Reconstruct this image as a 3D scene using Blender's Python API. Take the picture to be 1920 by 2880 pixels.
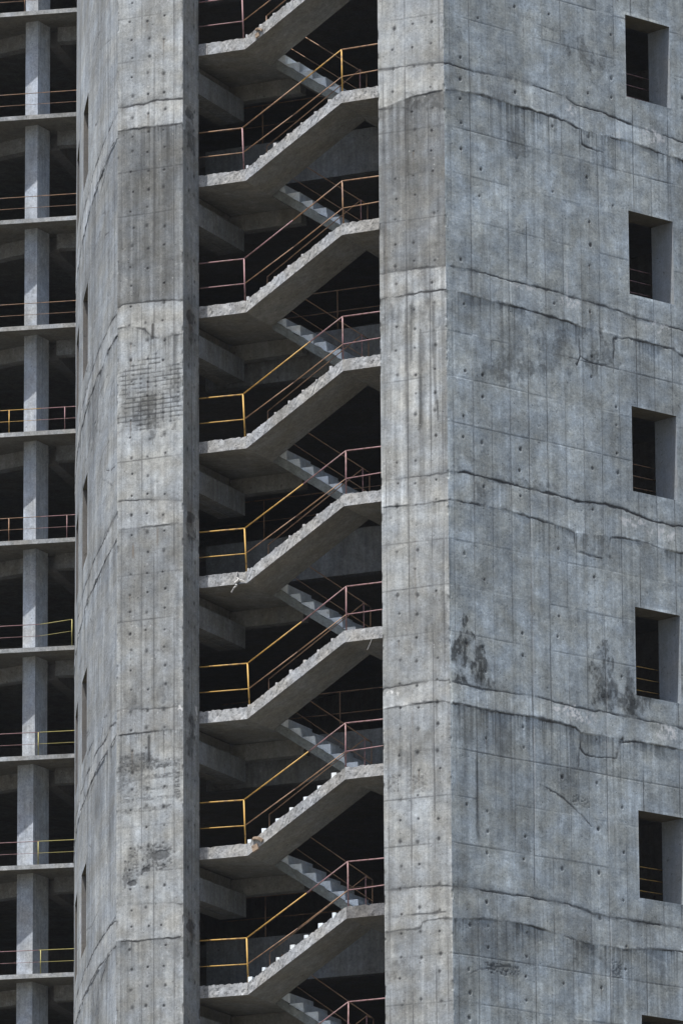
import bpy, math, random
import numpy as np

for o in list(bpy.data.objects):
    bpy.data.objects.remove(o)
SC = bpy.context.scene
COL = SC.collection
rad = math.radians

# ------------------------------------------------------------------ camera, sky, sun, exposure
PITCH, ROLL = rad(13.5), rad(0.36)
fw = np.array([0, math.cos(PITCH), math.sin(PITCH)])
up = np.array([0, -math.sin(PITCH), math.cos(PITCH)])
rt = np.array([1.0, 0, 0])
cr = rt * math.cos(ROLL) - up * math.sin(ROLL)
cu = up * math.cos(ROLL) + rt * math.sin(ROLL)
from mathutils import Matrix, Vector
cam = bpy.data.cameras.new('camera')
cam.sensor_fit = 'AUTO'
cam.sensor_width = 36.0
cam.lens = 19000.0 / 2880.0 * 36.0
cam.clip_start = 1.0
cam.clip_end = 5000.0
camo = bpy.data.objects.new('camera', cam)
COL.objects.link(camo)
camo.matrix_world = Matrix(((cr[0], cu[0], -fw[0], 0), (cr[1], cu[1], -fw[1], 0), (cr[2], cu[2], -fw[2], 1.7), (0, 0, 0, 1)))
SC.camera = camo

SUN_EL, SUN_AZ = 69.0, 218.5          # azimuth clockwise from +Y
world = bpy.data.worlds.new('World')
SC.world = world
world.use_nodes = True
wn = world.node_tree
wn.nodes.clear()
wo = wn.nodes.new('ShaderNodeOutputWorld')
wb = wn.nodes.new('ShaderNodeBackground')
ws = wn.nodes.new('ShaderNodeTexSky')
ws.sky_type = 'NISHITA'
ws.sun_disc = False
ws.sun_elevation = rad(SUN_EL)
ws.sun_rotation = rad(SUN_AZ)
ws.air_density = 1.0
ws.dust_density = 3.0
ws.ozone_density = 1.0
wb.inputs['Strength'].default_value = 0.12
wn.links.new(ws.outputs[0], wb.inputs[0])
wn.links.new(wb.outputs[0], wo.inputs[0])
sl = bpy.data.lights.new('sun', 'SUN')
sl.energy = 5.0
sl.angle = rad(0.6)
sl.color = (1.0, 0.965, 0.92)
so = bpy.data.objects.new('sun', sl)
COL.objects.link(so)
sdir = Vector((math.sin(rad(SUN_AZ)) * math.cos(rad(SUN_EL)), math.cos(rad(SUN_AZ)) * math.cos(rad(SUN_EL)), math.sin(rad(SUN_EL))))
so.rotation_euler = sdir.to_track_quat('Z', 'Y').to_euler()
so.location = sdir * 300
SC.view_settings.view_transform = 'Standard'
SC.view_settings.look = 'None'
SC.view_settings.exposure = 0.55
SC.view_settings.gamma = 1.0
SC.view_settings.use_curve_mapping = False

# ------------------------------------------------------------------ frames of the building
def azv(a):
    return np.array([math.sin(rad(a)), math.cos(rad(a)), 0.0])
CO = np.array([2.5655, 158.0, 0.0])      # foot of the arris between the stair front and the window wall
UV = -azv(-63.4)                          # along the stair front, to the right
RV = azv(47.5)                            # along the window wall, to the right and away
DV = azv(24.0)                            # into the building
UN = np.array([-0.44776, -0.89415, 0.0])  # outward normal of the stair front
RN = np.array([0.67559, -0.73728, 0.0])   # outward normal of the window wall

def W(u, d, z):
    return CO + UV * u + DV * d + np.array([0, 0, z])

# ------------------------------------------------------------------ noise on arrays
_tab = {}
def vn(x, y, seed):
    T = _tab.get(seed)
    if T is None:
        T = _tab[seed] = np.random.RandomState(seed).rand(256, 256)
    x = np.asarray(x, float); y = np.asarray(y, float)
    xi = np.floor(x).astype(int); yi = np.floor(y).astype(int)
    fx = x - xi; fy = y - yi
    fx = fx * fx * (3 - 2 * fx); fy = fy * fy * (3 - 2 * fy)
    a = T[xi % 256, yi % 256]; b = T[(xi + 1) % 256, yi % 256]
    c = T[xi % 256, (yi + 1) % 256]; d = T[(xi + 1) % 256, (yi + 1) % 256]
    return (a * (1 - fx) + b * fx) * (1 - fy) + (c * (1 - fx) + d * fx) * fy
def fbm(x, y, seed, octv=4):
    s = 0.0; a = 0.5; t = 0.0
    for k in range(octv):
        s = s + a * vn(x * 2 ** k + 17.3 * k, y * 2 ** k + 9.1 * k, seed + k); t += a; a *= 0.5
    return s / t
def sstep(a, b, x):
    t = np.clip((x - a) / (b - a), 0, 1)
    return t * t * (3 - 2 * t)

# ------------------------------------------------------------------ materials
def concrete(name, base, mottle=1.0, rough=False, wear=False, streak=1.0, bump=0.25):
    m = bpy.data.materials.new(name)
    m.use_nodes = True
    nt = m.node_tree; N = nt.nodes; L = nt.links
    bs = N['Principled BSDF']
    bs.inputs['Roughness'].default_value = 0.9
    bs.inputs['Specular IOR Level'].default_value = 0.25
    def mth(op, a, b=None, c=None, clamp=False):
        n = N.new('ShaderNodeMath'); n.operation = op; n.use_clamp = clamp
        for i, v in enumerate((a, b, c)):
            if v is None: continue
            if isinstance(v, (int, float)): n.inputs[i].default_value = v
            else: L.new(v, n.inputs[i])
        return n.outputs[0]
    def rng(v, a, b, c, d):
        n = N.new('ShaderNodeMapRange'); L.new(v, n.inputs[0])
        for i, x in enumerate((a, b, c, d)): n.inputs[i + 1].default_value = x
        return n.outputs[0]
    if wear:
        co = N.new('ShaderNodeAttribute'); co.attribute_name = 'wallco'; vec = co.outputs['Vector']
    else:
        tc = N.new('ShaderNodeTexCoord'); oi = N.new('ShaderNodeObjectInfo')
        va = N.new('ShaderNodeVectorMath'); va.operation = 'ADD'
        sc_ = N.new('ShaderNodeVectorMath'); sc_.operation = 'SCALE'
        sc_.inputs[0].default_value = (37.0, 53.0, 91.0)
        L.new(oi.outputs['Random'], sc_.inputs['Scale'])
        L.new(tc.outputs['Object'], va.inputs[0]); L.new(sc_.outputs[0], va.inputs[1]); vec = va.outputs[0]
    def noise(scale, sx=1, sy=1, sz=1, det=3.0, r=0.55):
        mp = N.new('ShaderNodeMapping'); mp.inputs['Scale'].default_value = (sx, sy, sz)
        L.new(vec, mp.inputs['Vector'])
        n = N.new('ShaderNodeTexNoise'); n.inputs['Scale'].default_value = scale
        n.inputs['Detail'].default_value = det; n.inputs['Roughness'].default_value = r
        L.new(mp.outputs[0], n.inputs['Vector']); return n.outputs['Fac']
    # wallco is (along the wall, up, 0); object space has z up
    vs = (1, 0.06, 1) if wear else (1, 1, 0.06)
    t = rng(noise(0.7), 0.3, 0.7, 1 - 0.13 * mottle, 1 + 0.11 * mottle)
    t = mth('MULTIPLY', t, rng(noise(3.3, det=5), 0.3, 0.7, 1 - 0.13 * mottle, 1 + 0.12 * mottle))
    t = mth('MULTIPLY', t, rng(noise(9.0, *vs, det=4), 0.3, 0.7, 1 - 0.11 * streak, 1 + 0.09 * streak))
    t = mth('MULTIPLY', t, rng(noise(15.0, det=5, r=0.8), 0.3, 0.7, 1 - 0.20 * mottle, 1 + 0.19 * mottle))
    # bug holes and dark specks
    sp = noise(10.5, det=3.0)
    t = mth('MULTIPLY', t, rng(sp, 0.66, 0.72, 1.0, 0.55))
    lt = noise(6.0, det=3.0)
    t = mth('MULTIPLY', t, rng(lt, 0.68, 0.8, 1.0, 1.28))
    bl = noise(7.5, 1, .8, 1, det=5, r=0.7)
    t = mth('MULTIPLY', t, rng(bl, 0.50, 0.66, 1.0, 1 + 0.15 * mottle))
    t = mth('MULTIPLY', t, rng(noise(2.1, det=6, r=0.75), 0.28, 0.45, 1 - 0.18 * mottle, 1.0))
    t = mth('MULTIPLY', t, rng(noise(26.0, det=3, r=0.7), 0.3, 0.7, 0.90, 1.10))
    if rough:
        rr = noise(13.0, det=6, r=0.75)
        t = mth('MULTIPLY', t, rng(rr, 0.37, 0.45, 0.45, 1.0))
        t = mth('MULTIPLY', t, rng(noise(7.0, det=5, r=0.7), 0.35, 0.65, 0.8, 1.2))
    hue = noise(1.4, det=2)
    mixc = N.new('ShaderNodeMix'); mixc.data_type = 'RGBA'
    L.new(rng(hue, 0.35, 0.65, 0, 1), mixc.inputs['Factor'])
    mixc.inputs['A'].default_value = (base[0] * 1.03, base[1], base[2] * 0.95, 1)
    mixc.inputs['B'].default_value = (base[0] * 0.97, base[1], base[2] * 1.05, 1)
    col = mixc.outputs['Result']
    if wear:
        at = N.new('ShaderNodeAttribute'); at.attribute_name = 'wear'
        se = N.new('ShaderNodeSeparateColor'); L.new(at.outputs['Color'], se.inputs[0])
        t = mth('MULTIPLY', t, mth('MULTIPLY', se.outputs['Red'], 2.0))
    vm = N.new('ShaderNodeVectorMath'); vm.operation = 'SCALE'
    L.new(col, vm.inputs[0]); L.new(t, vm.inputs['Scale'])
    col = vm.outputs[0]
    if wear:
        def mix(c, f, rgb):
            n = N.new('ShaderNodeMix'); n.data_type = 'RGBA'
            L.new(f, n.inputs['Factor']); L.new(c, n.inputs['A']); n.inputs['B'].default_value = (*rgb, 1)
            return n.outputs['Result']
        col = mix(col, mth('MULTIPLY', se.outputs['Blue'], 0.7, clamp=True), (0.115, 0.085, 0.055))
        col = mix(col, at.outputs['Alpha'], (0.62, 0.63, 0.63))
        col = mix(col, mth('MULTIPLY', se.outputs['Green'], 0.92, clamp=True), (0.03, 0.031, 0.034))
    L.new(col, bs.inputs['Base Color'])
    bp = N.new('ShaderNodeBump'); bp.inputs['Strength'].default_value = bump
    bp.inputs['Distance'].default_value = 0.02
    L.new(mth('ADD', noise(14.0, det=5, r=0.65), mth('MULTIPLY', noise(3.0), 1.5)), bp.inputs['Height'])
    L.new(bp.outputs[0], bs.inputs['Normal'])
    return m

M = {}
M['front'] = concrete('weathered front concrete', (0.232, 0.246, 0.250), wear=True, mottle=1.35, streak=1.7)
M['wall'] = concrete('window wall concrete', (0.352, 0.389, 0.398), wear=True, streak=0.9, mottle=1.5)
M['curve'] = concrete('curved wall concrete', (0.240, 0.258, 0.268), wear=True, streak=2.2, mottle=1.2)
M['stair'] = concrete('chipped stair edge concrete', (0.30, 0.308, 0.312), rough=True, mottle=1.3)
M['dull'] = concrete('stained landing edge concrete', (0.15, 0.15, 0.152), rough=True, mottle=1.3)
M['soffit'] = concrete('underside-shaded stair concrete', (0.195, 0.195, 0.182), mottle=1.2)  # darker than the stair edges: shade under the flights put into the colour
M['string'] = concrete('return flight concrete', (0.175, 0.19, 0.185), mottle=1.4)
M['step'] = concrete('step concrete', (0.66, 0.72, 0.77), mottle=0.7)
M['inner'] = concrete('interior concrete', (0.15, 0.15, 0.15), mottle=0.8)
M['beam'] = concrete('beam concrete', (0.17, 0.178, 0.18), mottle=1.3, streak=1.8)
M['pale'] = concrete('clean frame concrete', (0.33, 0.358, 0.39), mottle=1.3, streak=1.6)
M['slab_edge'] = concrete('slab edge concrete', (0.25, 0.26, 0.262), mottle=1.8)
M['frame_dark'] = concrete('shaded slab concrete', (0.125, 0.125, 0.115), mottle=1.5)  # slab undersides: shade painted in as a darker colour than the sunlit edges
M['frame_beam'] = concrete('frame beam concrete', (0.18, 0.186, 0.188), mottle=1.6)
M['reveal'] = concrete('reveal concrete', (0.22, 0.245, 0.27), mottle=0.6)
M['slit'] = concrete('slit reveal concrete', (0.125, 0.122, 0.118), mottle=0.6)
M['tip'] = concrete('worn step tip concrete', (0.42, 0.43, 0.44), mottle=1.0)
M['lintel'] = concrete('shaded lintel concrete', (0.085, 0.08, 0.06), mottle=0.8)  # opening heads: shade under the head put into a darker colour than the jambs

def paint(name, c1, c2, thr):
    m = bpy.data.materials.new(name); m.use_nodes = True
    nt = m.node_tree; N = nt.nodes; L = nt.links; b = N['Principled BSDF']
    b.inputs['Roughness'].default_value = 0.6
    tc = N.new('ShaderNodeTexCoord'); n = N.new('ShaderNodeTexNoise')
    n.inputs['Scale'].default_value = 7.0; n.inputs['Detail'].default_value = 4.0
    L.new(tc.outputs['Object'], n.inputs['Vector'])
    r = N.new('ShaderNodeValToRGB')
    r.color_ramp.elements[0].position = thr - 0.05; r.color_ramp.elements[0].color = (*c2, 1)
    r.color_ramp.elements[1].position = thr + 0.05; r.color_ramp.elements[1].color = (*c1, 1)
    L.new(n.outputs['Fac'], r.inputs[0]); L.new(r.outputs[0], b.inputs['Base Color'])
    return m
M['yellow'] = paint('yellow pipe paint', (0.46, 0.28, 0.065), (0.24, 0.14, 0.055), 0.42)
M['orange'] = paint('orange pipe paint', (0.27, 0.16, 0.085), (0.16, 0.095, 0.065), 0.46)
M['pink'] = paint('pink primer', (0.255, 0.145, 0.155), (0.16, 0.095, 0.085), 0.45)
M['rusty'] = paint('rusty orange pipe', (0.25, 0.15, 0.085), (0.14, 0.085, 0.06), 0.45)
M['lime'] = paint('greenish yellow pipe paint', (0.30, 0.27, 0.085), (0.19, 0.15, 0.07), 0.36)
M['timber'] = paint('bare timber', (0.33, 0.25, 0.18), (0.18, 0.13, 0.09), 0.47)
M['rag'] = paint('pale plastic', (0.42, 0.42, 0.41), (0.25, 0.25, 0.25), 0.45)

# ------------------------------------------------------------------ objects
def tag(o, label=None, cat=None, group=None, kind=None):
    if label: o['label'] = label
    if cat: o['category'] = cat
    if group: o['group'] = group
    if kind: o['kind'] = kind
    return o
def empty(name, loc):
    o = bpy.data.objects.new(name, None); COL.objects.link(o)
    o.location = Vector([float(v) for v in loc]); o.empty_display_size = 0.3
    return o
ROOTLOC = {}
def link(name, me, mat, parent=None):
    me.materials.append(mat)
    o = bpy.data.objects.new(name, me); COL.objects.link(o)
    if parent is not None: o.parent = parent
    return o
class MB:
    def __init__(s): s.v = []; s.f = []; s.m2 = set()
    def add(s, vs, fs):
        n = len(s.v); s.v += [tuple(map(float, p)) for p in vs]; s.f += [tuple(i + n for i in f) for f in fs]
    def hexa(s, p):       # 8 points: bottom ring 0-3, top ring 4-7
        s.add(p, [(3, 2, 1, 0), (4, 5, 6, 7), (0, 1, 5, 4), (1, 2, 6, 5), (2, 3, 7, 6), (3, 0, 4, 7)])
    def box(s, u0, u1, d0, d1, z0, z1, fr=W):
        s.hexa([fr(u0, d0, z0), fr(u1, d0, z0), fr(u1, d1, z0), fr(u0, d1, z0), fr(u0, d0, z1), fr(u1, d0, z1), fr(u1, d1, z1), fr(u0, d1, z1)])
    def tube(s, a, b, r=0.022, n=8):
        a = np.array(a, float); b = np.array(b, float); t = (b - a) / np.linalg.norm(b - a)
        x = np.cross(t, [0.3, 0.5, 0.81]); x /= np.linalg.norm(x); y = np.cross(t, x)
        vs = []
        for c in (a, b):
            for k in range(n):
                g = 2 * math.pi * k / n; vs.append(c + r * (x * math.cos(g) + y * math.sin(g)))
        fs = [(k, (k + 1) % n, (k + 1) % n + n, k + n) for k in range(n)] + [tuple(range(n - 1, -1, -1)), tuple(range(n, 2 * n))]
        s.add(vs, fs)
    def build(s, name, mat, parent=None, smooth=False, org=None, mat2=None):
        me = bpy.data.meshes.new(name)
        if org is None:
            org = ROOTLOC.get(parent.name) if parent is not None else (0, 0, 0)
        v = np.array(s.v) - np.array(org)
        me.from_pydata(v.tolist(), [], s.f); me.update()
        import bmesh
        b = bmesh.new(); b.from_mesh(me); bmesh.ops.recalc_face_normals(b, faces=b.faces); b.to_mesh(me); b.free()
        if smooth:
            me.polygons.foreach_set('use_smooth', [True] * len(me.polygons))
        o = link(name, me, mat, parent)
        if mat2 is not None:
            me.materials.append(mat2)
            for i in s.m2: me.polygons[i].material_index = 1
        if parent is not None: ROOTLOC[o.name] = org
        return o
def root(name, loc, label, cat, group=None):
    o = empty(name, loc); ROOTLOC[o.name] = np.array(loc, float)
    return tag(o, label, cat, group)

# ------------------------------------------------------------------ cast concrete walls: a fine grid with formwork marks, tie holes, pour joints, cracks
LEVELS = [50.95, 45.79, 40.60, 35.46, 30.50]           # tower floors = top lines of the pour joints
JBOT = [50.25, 45.15, 39.92, 34.94, 29.80]
WALL_CRACKS = [
    (1.0, [(0.03,50.91),(0.49,50.9),(1.36,50.9),(2.3,50.97),(3.39,50.93),(4.07,50.89),(4.48,50.74),(5.37,50.72),(6.41,50.61),(7.24,50.57),(8.28,50.52)]),
    (1.0, [(0.02,50.22),(0.49,50.29),(1.22,50.34),(2.29,50.3),(3.37,50.29),(4.06,50.25),(4.67,50.12),(4.7,49.76),(4.94,49.71),(5.45,49.68)]),
    (0.9, [(5.44,49.19),(5.48,50.12),(6.4,50.15),(7.23,50.08),(8.27,50.03)]),
    (0.5, [(4.06,50.3),(4.67,50.22),(5.46,50.17)]),
    (0.35, [(3.21,52.58),(3.69,52.53),(4.37,52.34),(4.78,52.04),(5.19,51.91)]),
    (0.9, [(0.15,45.79),(1.19,45.82),(1.6,45.8),(2.33,45.78),(2.96,45.77),(3.6,45.77),(4.55,45.72),(5.41,45.72),(6.05,45.66),(6.81,45.59),(7.46,45.61),(8.16,45.57)]),
    (1.0, [(-0.16,45.21),(0.15,45.18),(0.87,45.16),(1.65,45.14),(2.32,45.15),(2.85,45.14),(3.48,45.1),(4.17,45.08),(4.46,45.04),(4.5,44.65),(4.52,44.3),(4.41,44.03)]),
    (0.8, [(4.52,44.28),(4.84,44.18),(5.27,44.17),(5.64,44.26)]),
    (0.9, [(5.67,44.07),(5.71,44.94),(6.14,45.02),(6.68,45.03),(7.23,45.01),(7.82,45.02),(8.14,44.89)]),
    (1.1, [(-0.02,40.62),(0.55,40.69),(1.06,40.68),(1.83,40.65),(2.46,40.61),(2.98,40.62),(3.5,40.61),(3.92,40.59),(4.45,40.58),(5.24,40.65),(5.83,40.64),(6.36,40.55),(7.01,40.48),(7.55,40.46),(8.03,40.5)]),
    (0.9, [(-0.03,39.91),(0.38,39.94),(1.05,39.95),(1.82,39.97),(2.34,39.94),(2.86,39.9),(3.59,39.86),(4.12,39.79),(4.23,39.75),(4.23,39.5),(4.32,39.32),(4.74,39.27),(5.16,39.25)]),
    (0.9, [(5.45,39.28),(5.41,39.6),(5.49,39.81),(5.76,39.89),(6.14,39.89),(6.78,39.89),(7.32,39.82),(8.01,39.81)]),
    (0.8, [(0.08,35.46),(0.86,35.42),(1.39,35.42),(2.71,35.49),(3.37,35.43),(4.17,35.39),(4.71,35.39),(5.72,35.41),(6.74,35.38),(7.9,35.36)]),
    (0.9, [(0.08,34.93),(0.53,34.94),(1.38,34.91),(2.7,34.95),(3.69,34.91),(4.16,34.88),(4.33,34.78),(4.32,34.39),(4.48,34.26),(4.95,34.25),(5.56,34.33),(5.67,34.71),(6.05,34.79),(6.73,34.83),(7.89,34.81)]),
    (0.5, [(4.33,34.73),(4.24,33.89)]),
    (0.9, [(0.02,30.47),(0.53,30.51),(1.05,30.5),(1.96,30.51),(2.95,30.51),(3.81,30.49),(4.27,30.44),(4.74,30.35),(5.95,30.35),(7.77,30.34)]),
    (0.9, [(0.01,29.71),(1.04,29.81),(1.82,29.85),(2.61,29.82),(3.26,29.75),(3.92,29.66),(4.59,29.61),(4.62,29.37),(4.98,29.22),(5.31,29.01),(5.52,29.13),(5.65,29.0)]),
    (0.9, [(5.65,29.05),(5.66,29.54),(5.93,29.62),(6.61,29.72),(7.16,29.75),(7.76,29.77)]),
    (0.8, [(2.93,33.3),(3.33,33.23),(3.73,33.09),(4.06,32.89),(4.39,32.69),(4.68,32.51)]),
    (0.6, [(0.57,28.45),(0.89,28.58),(1.28,28.67),(1.87,28.78)]),
]
LEFT_CRACKS = [
    (1.0, [(-9.04,51.03),(-8.69,51.04),(-8.3,51.04),(-7.96,51.09),(-7.23,51.02)]),
    (1.1, [(-9.04,50.43),(-8.69,50.44),(-8.3,50.42),(-7.84,50.4),(-7.25,50.39)]),
    (0.8, [(-9.03,45.86),(-8.91,45.92),(-8.15,45.91),(-7.23,45.83)]),
    (0.8, [(-9.02,45.33),(-8.66,45.32),(-8.27,45.21),(-8.1,45.02),(-7.85,44.91),(-7.6,44.97),(-7.26,44.97)]),
    (0.9, [(-9.03,40.89),(-8.86,40.91),(-8.1,40.84),(-7.24,40.72)]),
    (0.8, [(-9.03,40.2),(-8.52,40.16),(-7.89,40.17),(-7.34,40.16)]),
    (0.9, [(-9.05,35.62),(-8.88,35.65),(-8.18,35.59),(-7.77,35.57),(-7.24,35.56)]),
    (0.6, [(-8.96,35.02),(-8.18,35.02),(-7.77,35.02),(-7.36,35.0)]),
    (0.7, [(-8.1,34.5),(-7.94,34.59),(-7.57,34.61),(-7.24,34.52)]),
    (0.7, [(-9.04,30.76),(-8.79,30.78),(-8.18,30.75),(-7.57,30.73),(-7.24,30.67)]),
    (1.0, [(-8.91,29.9),(-8.38,29.87),(-7.77,29.87),(-7.29,29.87)]),
]
RIGHT_CRACKS = [
    (0.7, [(-1.78,50.98),(-1.32,50.96),(-0.57,50.96),(0.02,50.9)]),
    (0.9, [(-1.79,49.97),(-1.06,49.92),(-0.98,49.83),(-0.95,50.15),(-0.41,50.2),(0.02,50.22)]),
    (0.7, [(-1.79,45.78),(-0.88,45.79),(-0.03,45.75)]),
    (1.0, [(-1.75,45.13),(-0.89,45.17),(0.02,45.17)]),
    (0.6, [(-1.76,40.58),(0.06,40.59)]),
    (0.6, [(-1.74,39.93),(-0.92,39.89),(0.05,39.91)]),
    (0.8, [(-1.77,35.44),(-0.98,35.5),(-0.46,35.52),(0.07,35.47)]),
    (0.7, [(-1.65,34.96),(-0.72,34.99),(-0.3,34.99),(0.06,34.95)]),
    (0.8, [(-1.76,30.53),(-1.03,30.54),(-0.3,30.52),(0.01,30.47)]),
    (0.8, [(-1.66,29.88),(-1.04,29.89),(-0.18,29.87)]),
    (0.7, [(-1.77,29.53),(-0.86,29.55),(-0.8,29.68),(-0.36,29.72),(0.0,29.71)]),
]

def axis(br, step):
    out = [br[0][0]]
    for (a, st), (b, _) in zip(br[:-1], br[1:]):
        n = max(1, int(round((b - a) / st)))
        out += list(np.linspace(a, b, n + 1)[1:])
    return np.array(out)

def poly_mask(S, Z, pts, width, weight, seed, G, H):
    pts = np.array(pts)
    pad = 0.12
    for (a, b) in zip(pts[:-1], pts[1:]):
        i0, i1 = np.searchsorted(S, [min(a[0], b[0]) - pad, max(a[0], b[0]) + pad])
        j0, j1 = np.searchsorted(Z, [min(a[1], b[1]) - pad, max(a[1], b[1]) + pad])
        if i0 == i1 or j0 == j1: continue
        s, z = np.meshgrid(S[i0:i1], Z[j0:j1], indexing='ij')
        ns = s + (fbm(s * 6, z * 6, seed, 5) - .5) * .06
        nz = z + (fbm(s * 6, z * 6, seed + 9, 5) - .5) * .07
        ab = b - a; q = np.clip(((ns - a[0]) * ab[0] + (nz - a[1]) * ab[1]) / (ab @ ab + 1e-9), 0, 1)
        dist = np.hypot(ns - a[0] - q * ab[0], nz - a[1] - q * ab[1])
        w = width * (.45 + 2.6 * fbm(s * 3.2, z * 3.2, seed + 5, 5) ** 2.2)
        m = np.clip(1.6 - dist / w, 0, 1) * min(weight, 1.0) * (.10 + max(0, weight - 1) + .95 * sstep(.30, .62, fbm(s * 1.5, z * 1.5, seed + 3, 4)))
        G[i0:i1, j0:j1] = np.maximum(G[i0:i1, j0:j1], np.clip(m, 0, 1))
        h = np.exp(-(dist / .07) ** 2) * weight
        H[i0:i1, j0:j1] = np.maximum(H[i0:i1, j0:j1], h)

def cast_wall(name, mat, S, Z, pos, spec, parent, seed, holes=(), part=None, edges=(True, True)):
    n, m = len(S), len(Z)
    s, z = np.meshgrid(S, Z, indexing='ij')
    R = np.random.RandomState(seed)
    tone = np.ones((n, m)); crack = np.zeros((n, m)); halo = np.zeros((n, m)); warm = np.zeros((n, m)); white = np.zeros((n, m))
    disp = (fbm(s * .55, z * .55, seed + 20) - .5) * .030 + (fbm(s * 2.2, z * 2.2, seed + 30, 3) - .5) * .010
    amp = spec.get('relief', 1.0); fs = spec.get('fs', 1.0)
    # pours of different tone, their lower edge following the joint
    bot = spec.get('bottoms'); top = spec.get('tops')
    zb = [np.interp(S, *zip(*bot[k])) if bot and bot[k] else JBOT[k] + (fbm(S * 1.5, S * 0 + k, seed + 41) - .5) * .1 for k in range(5)]
    zt = [np.interp(S, *zip(*top[k])) if top and top[k] else LEVELS[k] + (fbm(S * 1.5, S * 0 + k, seed + 43) - .5) * .1 for k in range(5)]
    zb = [q + (fbm(S * 7, S * 0 + k, seed + 45, 5) - .5) * .05 for k, q in enumerate(zb)]
    zt = [q + (fbm(S * 7, S * 0 + k, seed + 46, 5) - .5) * .05 for k, q in enumerate(zt)]
    tones = spec.get('lifts', [1] * 6)
    edge = [np.full(n, 99.0)] + [zt[k] if k in spec.get('from_top', ()) else zb[k] for k in range(5)] + [np.full(n, -99.0)]
    wl = spec.get('warm_lifts', {})
    for k in range(6):
        w = sstep(-.01, .02, z - edge[k + 1][:, None]) * sstep(-.01, .02, edge[k][:, None] - z)
        tone *= 1 + w * (tones[k] - 1)
        if k in wl: warm += w * wl[k]
    S0_, Z0_, T0_, W0_, D0_ = s, z, tone, warm, disp
    for k in range(5):
        ja, jb = np.searchsorted(Z, [JBOT[k] - 2.6, LEVELS[k] + 1.6]); sl_ = slice(ja, jb)
        s, z, tone, warm, disp = S0_[:, sl_], Z0_[:, sl_], T0_[:, sl_], W0_[:, sl_], D0_[:, sl_]
        band = sstep(-.012, .012, z - zb[k][:, None]) * sstep(-.015, .015, zt[k][:, None] - z)
        tone *= 1 + band * (spec.get('band', 0.03) + .06 + .42 * (fbm(s * 1.2, z * 2 + k, seed + 49, 4) - .5))
        tone *= 1 + .38 * np.exp(-((z - zb[k][:, None] - .035) / .03) ** 2) * sstep(.5, .62, fbm(s * 5, z * 3 + k, seed + 67, 3))
        warm += band * .10
        disp += band * .022 * sstep(.30, .80, fbm(s * 1.3, z * 0 + k * 3, seed + 47, 4)) * spec.get('ledge', 1.0) * np.clip((zt[k][:, None] - z) / (zt[k] - zb[k])[:, None], 0, 1)
        # dirt washed down below the joint: narrow vertical streaks that die out
        dz = zb[k][:, None] - z
        st = sstep(.44, .66, fbm(s * 20 * fs, z * .30 + k * 7, seed + 50, 3)) * sstep(.34, .62, vn(s * .9 * fs, z * 0 + k * 3.3, seed + 51))
        ln = .15 + 1.4 * vn(s * 9 * fs, z * 0 + k, seed + 52) ** 1.5
        lt_ = sstep(.60, .74, fbm(s * 24 * fs, z * .25 + k * 3, seed + 64, 3)) * np.exp(-np.clip(dz, 0, 9) / .7) * (dz > -.6)
        tone *= 1 + .22 * lt_ * sstep(.4, .6, vn(s * .7 * fs, z * 0 + k * 2.3, seed + 65))
        tone *= 1 - spec.get('wash', .4) * 1.25 * st * np.exp(-np.clip(dz, 0, 9) / ln) * (dz > 0)
        near = np.exp(-np.clip(dz, 0, 9) / .12) * (dz > 0) * vn(s * 2.5, z * 0 + k, seed + 53)
        tone *= 1 - .30 * near * sstep(.4, .62, fbm(s * 5, z * 5, seed + 48, 4))
        du = zt[k][:, None] - z
        tone *= 1 - .16 * np.exp(-np.abs(du) / .10) * vn(s * 1.4, z * 0 + k * 2, seed + 54)
        # bulging of the form just above the joint
        up_ = z - zt[k][:, None]
        disp += .008 * np.exp(-np.clip(up_, 0, 9) / .5) * (up_ > 0) * sstep(.35, .9, fbm(s * 1.1, z * 0 + k * 3, seed + 55))
        tone *= 1 - .20 * np.exp(-np.clip(up_, 0, 9) / .16) * (up_ > 0) * sstep(.35, .7, fbm(s * 1.3, z * 2 + k, seed + 56))
    s, z, tone, warm, disp = S0_, Z0_, T0_, W0_, D0_
    for k, am in spec.get('streaky', {}).items():
        ja, jb = np.searchsorted(Z, [max(edge[k + 1].min(), 27.0), min(edge[k].max(), 56.0)]); sl_ = slice(ja, jb)
        s_, z_ = s[:, sl_], z[:, sl_]
        w_ = (z_ < edge[k][:, None]) & (z_ > edge[k + 1][:, None])
        f = fbm(s_ * 11 * fs, z_ * .22 + k * 5, seed + 57, 4)
        tone[:, sl_] *= 1 + w_ * am * (np.clip((f - .5) * 3.2, -1, 1)) * (.35 + .65 * fbm(s_ * 1.2 * fs, z_ * .8, seed + 58, 3))
        tone[:, sl_] *= 1 + w_ * am * .8 * (fbm(s_ * 2.5 * fs, z_ * 2.0, seed + 59, 4) - .5)
    tone *= 1 + spec.get('patchy', .52) * (fbm(s * .75 * max(fs, .3), z * .6, seed + 68, 5) - .5) + .30 * (fbm(s * 2.6 * max(fs, .3), z * 1.8, seed + 69, 5) - .5)
    # formwork panels
    vl = np.array(spec['vlines']); hl = np.array(sorted(spec['hlines']))
    ci = np.searchsorted(vl, s); cj = np.searchsorted(hl, z)
    tab = R.rand(len(vl) + 1, len(hl) + 1)
    tone *= 1 + (tab[ci, cj] - .5) * .10 * spec.get('panel', 1)
    disp += (np.roll(tab, 1, 0)[ci, cj] - .5) * .004 * amp
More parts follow.
